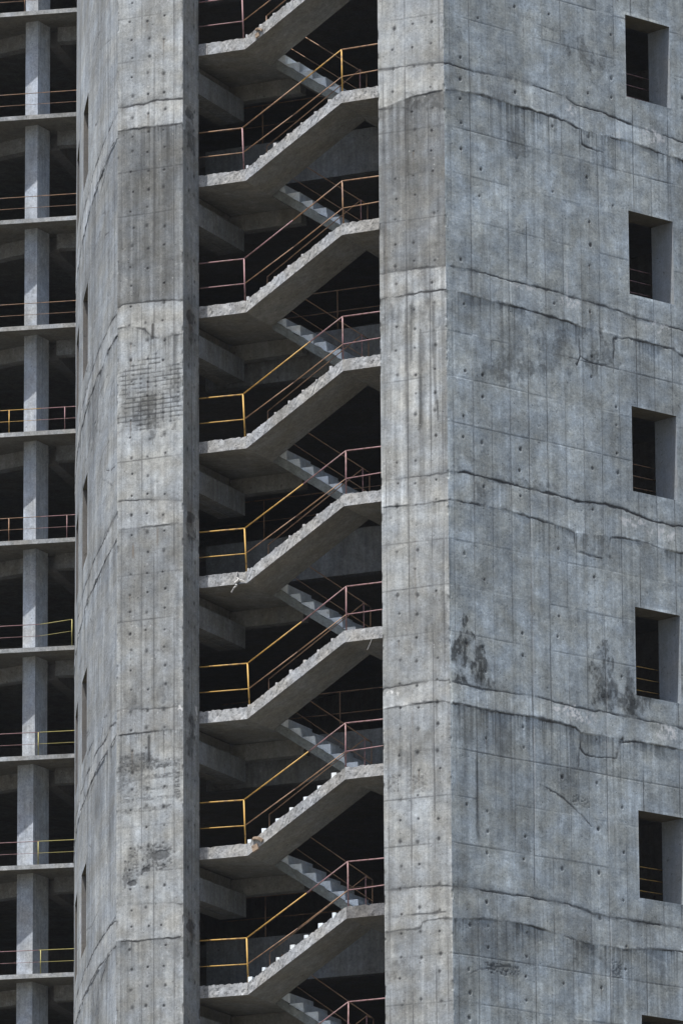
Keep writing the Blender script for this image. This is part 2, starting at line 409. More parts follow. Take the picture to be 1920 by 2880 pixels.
    for k, v in enumerate(vl):
        i0, i1 = np.searchsorted(S, [v - .05, v + .05])
        if i0 == i1: continue
        wob = v + (fbm(z[i0:i1] * .3, z[i0:i1] * 0 + k, seed + 60) - .5) * .012
        g = np.clip(1.35 - np.abs(s[i0:i1] - wob) / .018, 0, 1) * sstep(.30, .62, fbm(z[i0:i1] * .6, z[i0:i1] * 0 + 3 * k, seed + 61)) * (.28 + .5 * R.rand())
        crack[i0:i1] = np.maximum(crack[i0:i1], g)
    for k, h in enumerate(hl):
        j0, j1 = np.searchsorted(Z, [h - .08, h + .08])
        if j0 == j1: continue
        ss = s[:, j0:j1]
        wob = h + (fbm(ss * .5, ss * 0 + k, seed + 62) - .5) * .05
        g = np.clip(1.35 - np.abs(z[:, j0:j1] - wob) / .018, 0, 1) * sstep(.26, .58, fbm(ss * .7, ss * 0 + 5 * k, seed + 63)) * (.22 + .42 * R.rand())
        crack[:, j0:j1] = np.maximum(crack[:, j0:j1], g)
    # tie holes
    for a in spec.get('tie_s', []):
        for b in np.arange(Z[0] + .3, Z[-1], spec.get('tie_dz', 1.1)):
            if b < 27.4 or b > 55.6 or R.rand() < spec.get('tie_skip', .15): continue
            ca, cb = a + R.normal(0, .025), b + R.normal(0, .04)
            rr = .026 + .026 * R.rand() ** 2
            i0, i1 = np.searchsorted(S, [ca - .12, ca + .12]); j0, j1 = np.searchsorted(Z, [cb - .7, cb + .12])
            if i0 == i1 or j0 == j1: continue
            ds, dz = s[i0:i1, j0:j1] - ca, z[i0:i1, j0:j1] - cb
            q = np.hypot(ds, dz * .8) + (vn(ds * 30, dz * 30, seed + 70) - .5) * .02
            g = np.clip(1.3 - q / rr, 0, 1) * (.6 + .4 * R.rand())
            crack[i0:i1, j0:j1] = np.maximum(crack[i0:i1, j0:j1], g)
            disp[i0:i1, j0:j1] -= .02 * g
            tone[i0:i1, j0:j1] *= 1 - .2 * np.exp(-(q / .07) ** 2)
            if R.rand() < .3:
                t = np.exp(-(ds / .018) ** 2) * (dz < 0) * np.exp(np.clip(dz, -9, 0) / (.1 + .25 * R.rand()))
                tone[i0:i1, j0:j1] *= 1 - .3 * t
                if R.rand() < .25: warm[i0:i1, j0:j1] += .8 * t
    # blow holes and grout splashes, a vertex or two each
    ok = (S > S[0] + .05) & (S < S[-1] - .02); lim = min(S[-1], spec.get('speck_to', 99.0))
    nd = int(spec.get('specks', 34) * (lim - S[0]) * 28)
    for arr, cnt, lo_, hi_ in ((crack, nd, .25, .8), (white, nd // 4, .15, .55)):
        a_ = S[0] + (lim - S[0]) * R.rand(cnt); b_ = 27.4 + 28.2 * R.rand(cnt)
        keep_ = vn(a_ * 1.3, b_ * 1.3, seed + 66) > .35
        ii = np.clip(np.searchsorted(S, a_), 1, n - 2)[keep_]; jj = np.clip(np.searchsorted(Z, b_), 1, m - 2)[keep_]
        v_ = (lo_ + (hi_ - lo_) * R.rand(len(ii)) ** 2)
        arr[ii, jj] = np.maximum(arr[ii, jj], v_)
        big = R.rand(len(ii)) < .25
        arr[ii[big] + 1, jj[big]] = np.maximum(arr[ii[big] + 1, jj[big]], v_[big]); arr[ii[big], jj[big] + 1] = np.maximum(arr[ii[big], jj[big] + 1], v_[big] * .7)
    # cracks and joint lines
    for k, (w, pts) in enumerate(spec.get('cracks', [])):
        poly_mask(S, Z, pts, .019, w, seed + 80 + k * 3, crack, halo)
    # spots of their own shape: (s, z, half width, half height, amount, kind)
    for k, (a, b, ra, rb, am, kind) in enumerate(spec.get('spots', [])):
        i0, i1 = np.searchsorted(S, [a - ra * 1.6, a + ra * 1.6]); j0, j1 = np.searchsorted(Z, [b - rb * 1.6, b + rb * 1.6])
        if i0 == i1 or j0 == j1: continue
        ss, zz = s[i0:i1, j0:j1], z[i0:i1, j0:j1]
        sd = seed + 200 + 7 * k
        q = np.hypot((ss - a) / ra, (zz - b) / rb)
        if kind in ('dark', 'damp'):
            f = sstep(.30, -.30, q - 1 + (fbm(ss * 4.0, zz * 2.4, sd, 6) - .5) * 3.6)
            if kind == 'dark': f *= .45 + .8 * sstep(.38, .6, fbm(ss * 12, zz * 9, sd + 3))
            else: f = sstep(.6, -.6, q - 1 + (fbm(ss * 1.6, zz * 1.0, sd, 5) - .5) * 1.5)
            tone[i0:i1, j0:j1] *= 1 - am * np.clip(f, 0, 1)
        elif kind == 'white':
            f = sstep(.5, -.2, q - 1 + (fbm(ss * 5, zz * 5, sd) - .5) * 1.5) * sstep(.50, .60, fbm(ss * 13, zz * 11, sd + 2, 5)) * (.5 + .7 * fbm(ss * 30, zz * 30, sd + 4, 2))
            white[i0:i1, j0:j1] = np.maximum(white[i0:i1, j0:j1], am * f)
        elif kind == 'rough':
            f = sstep(.1, -.1, np.maximum(np.abs(ss - a) / ra, np.abs(zz - b) / rb) - 1 + (fbm(ss * 4, zz * 4, sd) - .5) * .8)
            g = sstep(.46, .66, fbm(ss * 20, zz * 24, sd + 1, 4)) * (.4 + .7 * fbm(ss * 3, zz * 3, sd + 6))
            crack[i0:i1, j0:j1] = np.maximum(crack[i0:i1, j0:j1], am * f * g)
            tone[i0:i1, j0:j1] *= 1 - .25 * am * f
            disp[i0:i1, j0:j1] -= .005 * f * g
        elif kind == 'drip':
            c = a + (fbm(zz * .6, zz * 0, sd) - .5) * ra * 1.5
            w = ra * (.35 + .9 * fbm(zz * 1.1, zz * 0 + 4, sd + 1))
            f = np.clip(1.3 - np.abs(ss - c) / w, 0, 1) * sstep(1.0, .85, np.abs(zz - b) / rb + .2 * vn(zz * 4, ss * 20, sd))
            tone[i0:i1, j0:j1] *= 1 - am * f
        elif kind == 'rust':
            f = np.clip(1 - np.abs(ss - a) / ra, 0, 1) * sstep(1., .3, np.abs(zz - b) / rb) * (.4 + .9 * vn(ss * 22, zz * 2, sd))
            warm[i0:i1, j0:j1] += am * f
        elif kind == 'chip':
            f = sstep(.15, -.15, q - 1 + (fbm(ss * 7, zz * 7, sd) - .5) * 1.4)
            crack[i0:i1, j0:j1] = np.maximum(crack[i0:i1, j0:j1], am * f * (.5 + .6 * fbm(ss * 14, zz * 14, sd + 4)))
            disp[i0:i1, j0:j1] -= .015 * f
        elif kind == 'pale':
            c = a + (fbm(zz * .5, zz * 0, sd) - .5) * .04
            f = np.clip(1.3 - np.abs(ss - c) / ra, 0, 1) * sstep(1.0, .9, np.abs(zz - b) / rb) * sstep(.35, .6, fbm(zz * 1.2, zz * 0 + 3, sd + 1))
            white[i0:i1, j0:j1] = np.maximum(white[i0:i1, j0:j1], am * f)
        elif kind == 'rect':
            f = sstep(.10, -.10, np.maximum(np.abs(ss - a) / ra, np.abs(zz - b) / rb) - 1 + (fbm(ss * 3, zz * 3, sd) - .5) * .25)
            tone[i0:i1, j0:j1] *= 1 - am * f * (.6 + .7 * fbm(ss * 5, zz * 5, sd + 2))
        elif kind == 'mesh':        # rebar grid showing through
            inside = sstep(.1, -.1, np.maximum(np.abs(ss - a) / ra, np.abs(zz - b) / rb) - 1 + (fbm(ss * 3, zz * 3, sd) - .5) * 1.3)
            lz = np.abs(((zz + (fbm(ss * 1.2, zz * 0, sd + 8) - .5) * .03) / .118) % 1 - .5) * .118
            lv = np.abs(((ss - a) / .21) % 1 - .5) * .21
            g1 = np.clip(1.5 - lz / .013, 0, 1) * sstep(.30, .46, fbm(ss * 3, zz * 6, sd + 1))
            g2 = np.clip(1.4 - lv / .013, 0, 1) * sstep(.30, .46, fbm(ss * 6, zz * 3, sd + 2))
            kn = np.clip(1.35 - np.hypot(lz, lv * .8) / .034, 0, 1) * sstep(.30, .5, fbm(ss * 5, zz * 5, sd + 3))
            g = inside * np.clip(np.maximum(np.maximum(.85 * g1, .8 * g2), kn), 0, 1) * am
            crack[i0:i1, j0:j1] = np.maximum(crack[i0:i1, j0:j1], g)
            tone[i0:i1, j0:j1] *= 1 - .14 * inside * fbm(ss * 4, zz * 4, sd + 4)
            disp[i0:i1, j0:j1] -= .004 * g
    tone *= 1 - .30 * halo * sstep(.45, .65, fbm(s * 4, z * 4, seed + 90))
    disp -= .006 * crack
    disp *= amp
    # pale worn arrises where a wall ends
    for on, d in zip(edges, (s - S[0], S[-1] - s)):
        if on:
            disp *= sstep(0, .09, d)
            e = np.exp(-(d / .05) ** 2)
            tone *= 1 + .14 * e * vn(z * 2, z * 0, seed + 95)
            chip = sstep(.60, .70, fbm(z * 3.2, d * 8, 777, 4)) * np.clip(1 - d / .06, 0, 1)
            disp -= .02 * chip
            tone *= 1 - .3 * chip
    for (a0, a1, b0, b1) in holes:
        d = np.maximum(np.maximum(a0 - s, s - a1), np.maximum(b0 - z, z - b1))
        disp *= sstep(0.0, .08, d)
    xy, nrm = pos(S)
    X = xy[:, 0][:, None] + nrm[:, 0][:, None] * disp
    Y = xy[:, 1][:, None] + nrm[:, 1][:, None] * disp
    co = np.stack([X, Y, z], -1).reshape(-1, 3)
    keep = np.ones((n - 1, m - 1), bool)
    for (a0, a1, b0, b1) in holes:
        sm = (S[:-1] + S[1:]) / 2; zm = (Z[:-1] + Z[1:]) / 2
        keep &= ~(((sm > a0) & (sm < a1))[:, None] & ((zm > b0) & (zm < b1))[None, :])
    i, j = np.nonzero(keep)
    f = np.stack([i * m + j, (i + 1) * m + j, (i + 1) * m + j + 1, i * m + j + 1], -1)
    co = co - ROOTLOC[parent.name]
    me = bpy.data.meshes.new(name)
    me.vertices.add(len(co)); me.vertices.foreach_set('co', co.astype(np.float32).ravel())
    nf = len(f)
    me.loops.add(nf * 4); me.loops.foreach_set('vertex_index', f.astype(np.int32).ravel())
    me.polygons.add(nf)
    me.polygons.foreach_set('loop_start', (np.arange(nf) * 4).astype(np.int32))
    me.polygons.foreach_set('use_smooth', np.ones(nf, bool))
    at = me.attributes.new('wallco', 'FLOAT_VECTOR', 'POINT')
    at.data.foreach_set('vector', np.stack([s * (.3 if fs < 1 else 1) + seed * 3.1, z, z * 0], -1).astype(np.float32).ravel())
    at = me.attributes.new('wear', 'FLOAT_COLOR', 'POINT')
    rgba = np.stack([np.clip(tone / 2, 0, 1), np.clip(crack, 0, 1), np.clip(warm, 0, 1), np.clip(white, 0, 1)], -1)
    at.data.foreach_set('color', rgba.astype(np.float32).ravel())
    me.update(calc_edges=True); me.validate()
    o = link(part or name, me, mat, parent)
    ROOTLOC[o.name] = ROOTLOC[parent.name]
    return o

FINE = 0.0165
ZB = [(0.0, 4.0), (27.2, FINE), (56.0, 2.0), (62.0, 2.0)]
def zaxis(cuts=()):
    pts = sorted(set([27.2, 55.8] + [c for c in cuts if 27.2 < c < 55.8]))
    br = [(0.0, 4.0)] + [(p, FINE) for p in pts[:-1]] + [(55.8, 2.0), (62.0, 2.0)]
    return axis(br, FINE)
def straight(p0, dirv, nv):
    return lambda S: (p0[:2] + np.outer(S, dirv[:2]), np.repeat(nv[None, :2], len(S), 0))

tower = root('concrete_tower', CO, 'unfinished grey concrete tower with an open stair shaft between two bare piers', 'building')

def joint_lines(cr, level, tol, lo=None):
    pass

hl = []
for L_ in LEVELS + [25.4, 56.1]:
    hl += [L_ - 1.62, L_ - 2.76, L_ - 3.90]

# wall with the square windows, going away to the right of the arris
WIN_R = (6.28, 7.85)
WINS = [(51.32, 53.47), (46.19, 48.35), (41.14, 43.31), (35.98, 38.21), (30.94, 33.11), (25.90, 28.06)]
wc = WALL_CRACKS
spec = dict(
    relief=1.0, speck_to=8.4, band=.02, wash=.42, panel=2.4, streaky={0: .18, 1: .20, 2: .18, 3: .22, 4: .24, 5: .34}, lifts=[1.0, 1.02, 1.0, 1.0, .97, .98],
    tops=[wc[0][1], wc[5][1], wc[9][1], wc[12][1], wc[15][1]],
    bottoms=[[p for p in wc[1][1][:7]] + wc[2][1][2:], wc[6][1][1:9] + wc[8][1][2:], wc[10][1][:9] + wc[11][1][3:], wc[13][1][:7] + wc[13][1][13:], wc[16][1][:7] + wc[17][1][2:]],
    vlines=[.20] + [.86 + .625 * k for k in range(24)], hlines=hl,
    tie_s=[.55, 1.17, 2.42, 3.66, 4.9, 5.75, 8.3, 9.5], tie_dz=.565, tie_skip=.66,
    cracks=wc,
    spots=[(4.95, 52.15, .5, .3, .4, 'dark'), (2.41, 49.26, .35, .22, .35, 'dark'), (2.2, 43.65, .9, .32, .38, 'dark'), (3.56, 44.1, .55, .5, .36, 'dark'),
           (5.2, 44.5, .45, .4, .45, 'dark'), (.45, 36.35, .26, .55, .75, 'dark'), (1.09, 36.1, .20, .45, .7, 'dark'), (.7, 35.75, .5, .2, .6, 'dark'),
           (5.05, 36.35, .30, .55, .6, 'dark'), (5.9, 35.85, .6, .3, .55, 'dark'), (5.2, 35.75, .9, .16, .4, 'dark'), (6.1, 36.1, .15, .4, .5, 'dark'),
           (4.04, 35.28, .55, .16, 1., 'white'), (4.6, 35.18, .4, .14, 1., 'white'), (7.29, 35.18, .3, .16, 1., 'white'), (6.31, 40.36, .5, .12, .9, 'white'), (7.3, 40.2, .5, .14, .9, 'white'),
           (4.18, 45.6, .3, .12, .9, 'white'), (7.18, 45.5, .4, .12, 1., 'white'), (4.33, 50.56, .18, .14, 1., 'white'), (7.1, 50.44, .35, .14, .9, 'white'), (2.6, 45.68, .3, .06, .8, 'white'),
           (3.95, 33.45, .34, .40, .26, 'rect'), (.86, 32.75, .08, 1.2, .38, 'drip'), (.84, 32.75, .04, 1.15, .3, 'drip'), (.45, 39.5, .38, .28, .18, 'rect'), (.75, 34.4, .5, .6, .3, 'damp'), (1.7, 34.4, .4, .5, .22, 'damp'), (1.5, 28.9, .6, 1.3, .35, 'damp'), (2.2, 29.2, .7, .9, .22, 'damp'),
           (.9, 29.3, .5, .5, .3, 'damp'), (2.75, 37.9, .05, 1.3, .45, 'rust'), (2.72, 36.6, .04, 1.6, .2, 'rust'), (3.0, 40.3, .8, .25, .22, 'damp'), (1.6, 50.6, .9, .25, .2, 'damp'),
           (2.78, 34.0, .018, 6.5, .45, 'pale'), (5.27, 32.5, .018, 4.5, .4, 'pale'), (4.1, 45.9, .03, .5, .6, 'pale'), (6.0, 50.3, .025, .5, .5, 'pale'), (5.9, 37.0, .6, 1.2, .10, 'damp'), (2.6, 38.3, 1.6, 1.0, .12, 'damp'), (1.0, 52.4, .6, .8, .16, 'damp'), (4.7, 34.6, .5, .25, .2, 'damp'), (1.0, 40.35, .3, .12, .45, 'dark'), (2.6, 40.75, .7, .12, .35, 'dark'),
           (1.6, 28.65, .5, .12, .8, 'rough'), (4.3, 33.1, .3, .14, .6, 'rough'), (5.45, 29.1, .16, .2, .6, 'rough'), (1.9, 52.0, .4, .6, .14, 'damp'), (6.6, 44.4, .5, .4, .18, 'damp'), (5.0, 39.5, .4, .2, .25, 'dark'),
           (3.2, 47.0, 1.6, 1.2, -.06, 'damp'), (3.0, 42.2, 1.8, 1.0, -.06, 'damp'), (2.4, 31.2, .9, .5, -.16, 'damp'), (1.8, 44.9, .4, .4, -.14, 'damp'), (2.2, 48.4, .5, .9, -.12, 'damp'), (3.2, 53.0, 1.2, .6, -.10, 'damp'), (5.4, 47.2, .8, .7, -.10, 'damp'), (4.9, 31.8, .6, .6, -.10, 'damp'), (.95, 47.2, .3, .8, -.10, 'damp'), (4.2, 36.9, .9, .5, -.10, 'damp')])
S = axis([(0, FINE), (WIN_R[0], FINE), (WIN_R[1], FINE), (8.4, .4), (16.0, .4)], FINE)
wholes = [(WIN_R[0], WIN_R[1], a, b) for a, b in WINS]
side = cast_wall('window_wall', M['wall'], S, zaxis([c for w in WINS for c in w]), straight(CO, RV, RN), spec, tower, 11, wholes, edges=(True, False))
def reveal(name, pts, nin, depth, z0, z1, parent):
    (ax, ay), (bx, by) = pts
    mb = MB(); i = np.array(nin) * depth
    A = np.array([ax, ay, 0.]); B = np.array([bx, by, 0.])
    def P(p, z, inn): return p + (i if inn else 0) + np.array([0, 0, z])
    for q in ([P(A, z0, 0), P(A, z0, 1), P(A, z1, 1), P(A, z1, 0)], [P(B, z0, 0), P(B, z1, 0), P(B, z1, 1), P(B, z0, 1)],
              [P(A, z1, 0), P(A, z1, 1), P(B, z1, 1), P(B, z1, 0)], [P(A, z0, 0), P(B, z0, 0), P(B, z0, 1), P(A, z0, 1)]):
        mb.add(q, [(0, 1, 2, 3)])
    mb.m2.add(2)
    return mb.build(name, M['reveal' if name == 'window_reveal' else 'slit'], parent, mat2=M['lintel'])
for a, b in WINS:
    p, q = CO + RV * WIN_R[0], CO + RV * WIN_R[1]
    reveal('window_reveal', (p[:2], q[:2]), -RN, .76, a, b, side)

# pier between the shaft and the arris
rc = RIGHT_CRACKS
S = axis([(-1.79, FINE), (0, FINE)], FINE)
cast_wall('corner_pier', M['front'], S, zaxis(), straight(CO, UV, UN), dict(
    relief=.7, band=.05, wash=.3, streaky={1: .42, 2: .42, 3: .15, 4: .2, 5: .2}, warm_lifts={1: .03}, from_top=(1,), lifts=[1.12, .72, 1.12, 1.16, 1.06, 1.08], vlines=[-1.66, -1.06, -.44, -.13], hlines=hl,
    tops=[rc[0][1], rc[2][1], rc[4][1], rc[6][1], rc[8][1]], bottoms=[rc[1][1][:1] + rc[1][1][3:], rc[3][1], rc[5][1], rc[7][1], rc[10][1]],
    tie_s=[-1.36, -.85, -.33], tie_dz=.55, tie_skip=.12, cracks=rc,
    spots=[(-.69, 43.0, .10, 1.4, .42, 'drip'), (-.72, 42.4, .05, .8, .35, 'drip'), (-.30, 43.2, .06, 1.2, .45, 'drip'), (-.36, 44.2, .05, .8, .4, 'drip'), (-1.45, 44.4, .07, .7, .42, 'drip'), (-1.5, 44.7, .2, .35, .3, 'dark'), (-.95, 44.2, .05, .9, .4, 'drip'), (-.5, 44.6, .35, .4, .3, 'dark'), (-1.1, 44.0, .03, 1.0, .4, 'drip'), (-.25, 42.2, .05, .3, .5, 'drip'), (-1.2, 42.3, .3, .6, -.16, 'damp'), (-1.3, 43.4, .25, .7, -.14, 'damp'), (-1.62, 46.5, .06, 2.0, .3, 'rust'), (-.9, 38.2, .05, 1.5, .3, 'rust'), (-.5, 50.0, .4, .2, .4, 'dark'), (-.86, 48.7, .8, 1.2, .18, 'damp'), (-1.1, 46.6, .7, .9, .12, 'damp'),
           (-.6, 49.6, .6, .4, .2, 'dark'), (-.75, 45.4, .5, .3, .18, 'dark'), (-.9, 34.2, .7, .5, .22, 'damp'), (-1.2, 33.6, .3, .25, .25, 'dark'), (-.6, 37.0, .6, .8, .12, 'damp'), (-.15, 36.4, .14, .8, .3, 'dark'),
           (-1.55, 35.3, .16, .06, 1., 'white'), (-1.0, 33.5, .04, 2.5, .35, 'rust'), (-.9, 29.3, .6, .4, .25, 'damp'), (-1.3, 28.6, .3, .15, .35, 'dark'), (-1.55, 33.1, .15, .2, .7, 'rough'), (-.9, 33.05, .25, .25, .5, 'rough')]),
    tower, 23)
mb = MB()
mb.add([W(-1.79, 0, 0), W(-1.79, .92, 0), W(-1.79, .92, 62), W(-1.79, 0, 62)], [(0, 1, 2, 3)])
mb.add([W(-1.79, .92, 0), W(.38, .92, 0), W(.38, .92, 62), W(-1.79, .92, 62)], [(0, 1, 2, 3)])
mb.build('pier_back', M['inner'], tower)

# pier left of the shaft, its flank inside the shaft, and the gently curved wall behind it
lc = LEFT_CRACKS
PL0, PL1 = -9.05, -7.21
S = axis([(PL0, FINE), (PL1, FINE)], FINE)
lp = cast_wall('stair_pier', M['front'], S, zaxis(), straight(CO, UV, UN), dict(
    relief=.7, band=.04, wash=.45, streaky={1: .50, 2: .18, 3: .25, 4: .15, 5: .22}, warm_lifts={1: .02, 3: .02}, from_top=(1,), lifts=[1.16, .70, 1.16, .90, 1.14, 1.0], vlines=[-8.93, -8.36, -8.02, -7.46], hlines=hl,
    tops=[lc[0][1], lc[2][1], lc[4][1], lc[6][1], lc[9][1]], bottoms=[lc[1][1], lc[3][1], lc[5][1], lc[7][1], lc[10][1]],
    tie_s=[-8.66, -8.20, -7.74], tie_dz=.49, tie_skip=.10, cracks=lc,
    spots=[(-8.08, 43.5, .86, .82, .9, 'mesh'), (-8.2, 43.4, .7, .7, .22, 'rect'), (-8.35, 43.1, .25, .55, .5, 'dark'), (-7.45, 43.5, .12, .6, .45, 'dark'), (-8.55, 34.3, .45, .2, .8, 'rough'), (-8.55, 34.25, .45, .22, .22, 'rect'), (-7.75, 34.2, .4, .12, .8, 'rough'), (-8.6, 33.7, .5, .35, .45, 'rough'), (-7.7, 33.9, .5, .05, .7, 'rough'), (-7.8, 33.6, .5, .04, .6, 'rough'), (-8.3, 33.1, .75, .06, .7, 'rough'), (-8.2, 33.35, .8, .04, .5, 'rough'), (-7.38, 33.75, .08, .35, .8, 'mesh'),
           (-8.6, 31.75, .16, .5, .8, 'rough'), (-8.0, 31.85, .42, .35, .95, 'rough'), (-7.85, 31.95, .3, .12, .8, 'chip'), (-8.25, 31.6, .1, .06, .9, 'chip'), (-8.62, 31.3, .12, .06, .95, 'chip'), (-8.8, 31.5, .06, .3, .6, 'chip'),
           (-8.16, 34.62, .05, .4, .75, 'drip'), (-8.06, 45.12, .06, .25, .8, 'drip'), (-7.92, 39.9, .04, .35, 1., 'rust'), (-8.6, 39.6, .05, .25, .9, 'rust'), (-8.0, 48.2, .8, 1.6, .16, 'damp'), (-8.4, 49.5, .5, .6, .16, 'damp'),
           (-7.8, 36.8, .5, .8, .08, 'damp'), (-8.5, 38.8, .5, .7, .12, 'damp'), (-7.38, 50.9, .05, .1, 1., 'white'), (-7.3, 35.45, .05, .12, 1., 'white'), (-8.2, 29.5, .8, .5, .14, 'damp'), (-8.65, 35.9, .15, .15, .3, 'dark'), (-7.75, 35.95, .15, .2, .3, 'dark'),
           (-7.4, 33.7, .1, .5, .6, 'rough')]),
    tower, 37)
S = axis([(0, FINE), (.92, FINE)], FINE)
cast_wall('pier_flank', M['front'], S, zaxis(), straight(W(PL1, 0, 0), DV, np.array([DV[1], -DV[0], 0])), dict(
    relief=.6, band=.0, wash=.3, lifts=[1.15, 1.1, 1.1, 1.1, 1.08, 1.1], vlines=[.12, .5, .84], hlines=[],
    tie_s=[.3, .66], tie_dz=.55, tie_skip=.35,
    spots=[(.45, z, .22, .16, .9, 'chip') for z in (50.75, 45.5, 40.4, 35.3, 30.2)] + [(.45, z - .45, .2, .35, .5, 'dark') for z in (50.75, 45.5, 40.4, 35.3, 30.2)] + [(.4, z, .25, .5, .8, 'rust') for z in (45.4, 40.5, 30.2)] + [(.75, 35.5, .08, .2, 1., 'white')]),
    lp, 41)
mb = MB()
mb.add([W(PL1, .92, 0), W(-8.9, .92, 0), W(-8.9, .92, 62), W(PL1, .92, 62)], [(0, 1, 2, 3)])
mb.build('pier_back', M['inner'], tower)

def curve_plan(S):
    g = np.linspace(0, 30, 3001); a = np.radians(-9.65 + .455 * g)
    px = np.concatenate([[0], np.cumsum(np.sin(a[:-1]) * .01)]); py = np.concatenate([[0], np.cumsum(np.cos(a[:-1]) * .01)])
    p0 = W(PL0, 0, 0)
    aa = np.radians(-9.65 + .455 * S)
    return np.stack([p0[0] + np.interp(S, g, px), p0[1] + np.interp(S, g, py)], -1), np.stack([-np.cos(aa), np.sin(aa)], -1)
SLITS = [(7.26, 9.2), (11.5, 13.6)]
SLZ = [(51.5, 53.67), (46.35, 48.53), (41.25, 43.43), (36.1, 38.29), (31.05, 33.22), (25.9, 28.1)]
sholes = [(a, b, c, d) for a, b in SLITS for c, d in SLZ]
R_ = random.Random(5)
cc = []
for zt_, zb_ in zip(LEVELS, JBOT):
    for zz, w in ((zt_ - .05, 1.15), (zb_ + .03, 1.4)):
        cc.append((w, [(x, zz + R_.uniform(-.07, .07) + (0 if x < 7 else -.0)) for x in np.arange(0, 19, 1.1)]))
cc += [(1.2, [(3.3, 45.2), (4.0, 44.9), (4.3, 44.3), (4.6, 43.8), (5.2, 44.2), (5.4, 44.9)]), (1.1, [(2.2, 29.6), (3.5, 29.4), (4.6, 28.8), (5.2, 29.4)]),
       (.5, [(0.8, 41.5), (3.0, 42.2)]), (.4, [(1.2, 37.2), (2.5, 36.2)]), (.5, [(.8, 48.6), (3.2, 49.2)]), (.4, [(1.0, 53.2), (4., 53.8)]), (.5, [(1.3, 33.0), (2.2, 31.6)]), (.5, [(2.4, 27.7), (4.6, 28.1)])]
cc += [(R_.uniform(.4, .9), [(a, b), (a + c * .5, b + R_.uniform(-.25, .25)), (a + c, b + R_.uniform(-.5, .5))]) for a, b, c in [(R_.uniform(.3, 12), R_.uniform(27, 55), R_.uniform(.8, 4)) for _ in range(46)]]
S = axis([(0, .05), (SLITS[0][0], .05), (SLITS[0][1], .05), (SLITS[1][0], .05), (SLITS[1][1], .05), (18.0, .5), (27.0, .5)], .05)
cv = cast_wall('curved_wall', M['curve'], S, zaxis([c for w in SLZ for c in w]), curve_plan, dict(
    relief=1.0, band=.05, wash=.35, panel=1.2, fs=.16, streaky={0: .32, 1: .35, 2: .32, 3: .3, 4: .3, 5: .35}, lifts=[1.06, .96, 1.04, 1.08, 1.02, 1.0], vlines=list(np.arange(.6, 18, 1.25)), hlines=[],
    cracks=cc, spots=[(1.0, 33.5, .5, 1.0, .2, 'damp'), (3.6, 34.2, 1.0, 1.1, .3, 'damp'), (6, 44, 1.5, 1.5, .2, 'damp'), (4, 49, 2, 2.5, .15, 'damp'), (4.5, 29, 1.5, .6, .3, 'damp'), (2.2, 38.2, .9, 1.3, .12, 'damp')]),
    tower, 53, sholes, edges=(True, False))
for a, b in SLITS:
    (p, q), nn = curve_plan(np.array([a, b]))
    mid = nn.mean(0); nin = np.array([-mid[0], -mid[1], 0]); nin /= np.linalg.norm(nin)
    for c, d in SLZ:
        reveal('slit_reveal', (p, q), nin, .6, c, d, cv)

# inside of the tower: floors, back wall, roof
cp, cn = curve_plan(np.linspace(4.9, 26.9, 9))
cin = cp - cn * .9
endR = CO + RV * 15.9 - RN * .9
plan = [W(-8.2, 4.52, 0)[:2], W(.4, 4.52, 0)[:2], endR[:2]] + [p for p in cin[::-1]]
def slab_poly(mb, pl, z0, z1):
    n = len(pl)
    mb.add([(p[0], p[1], z0) for p in pl] + [(p[0], p[1], z1) for p in pl], [tuple(range(n - 1, -1, -1)), tuple(range(n, 2 * n))] + [(k, (k + 1) % n, (k + 1) % n + n, k + n) for k in range(n)])
for z in LEVELS + [25.4, 56.1]:
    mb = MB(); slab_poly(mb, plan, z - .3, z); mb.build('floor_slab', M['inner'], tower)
    mb = MB(); mb.box(-8.6, 1.2, 4.2, 4.5, z - 1.15, z + .003); mb.build('edge_beam', M['beam'], tower)
cend, _ = curve_plan(np.array([26.98]))
e0 = CO + RV * 15.98
mb = MB(); mb.add([(e0[0], e0[1], 0), (cend[0][0], cend[0][1], 0), (cend[0][0], cend[0][1], 62), (e0[0], e0[1], 62)], [(0, 1, 2, 3)])
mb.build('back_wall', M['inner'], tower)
cr_, _ = curve_plan(np.linspace(0, 26.98, 12))
mb = MB(); slab_poly(mb, [CO[:2], e0[:2]] + [p for p in cr_[::-1]], 62.02, 62.3); mb.build('roof_slab', M['inner'], tower)

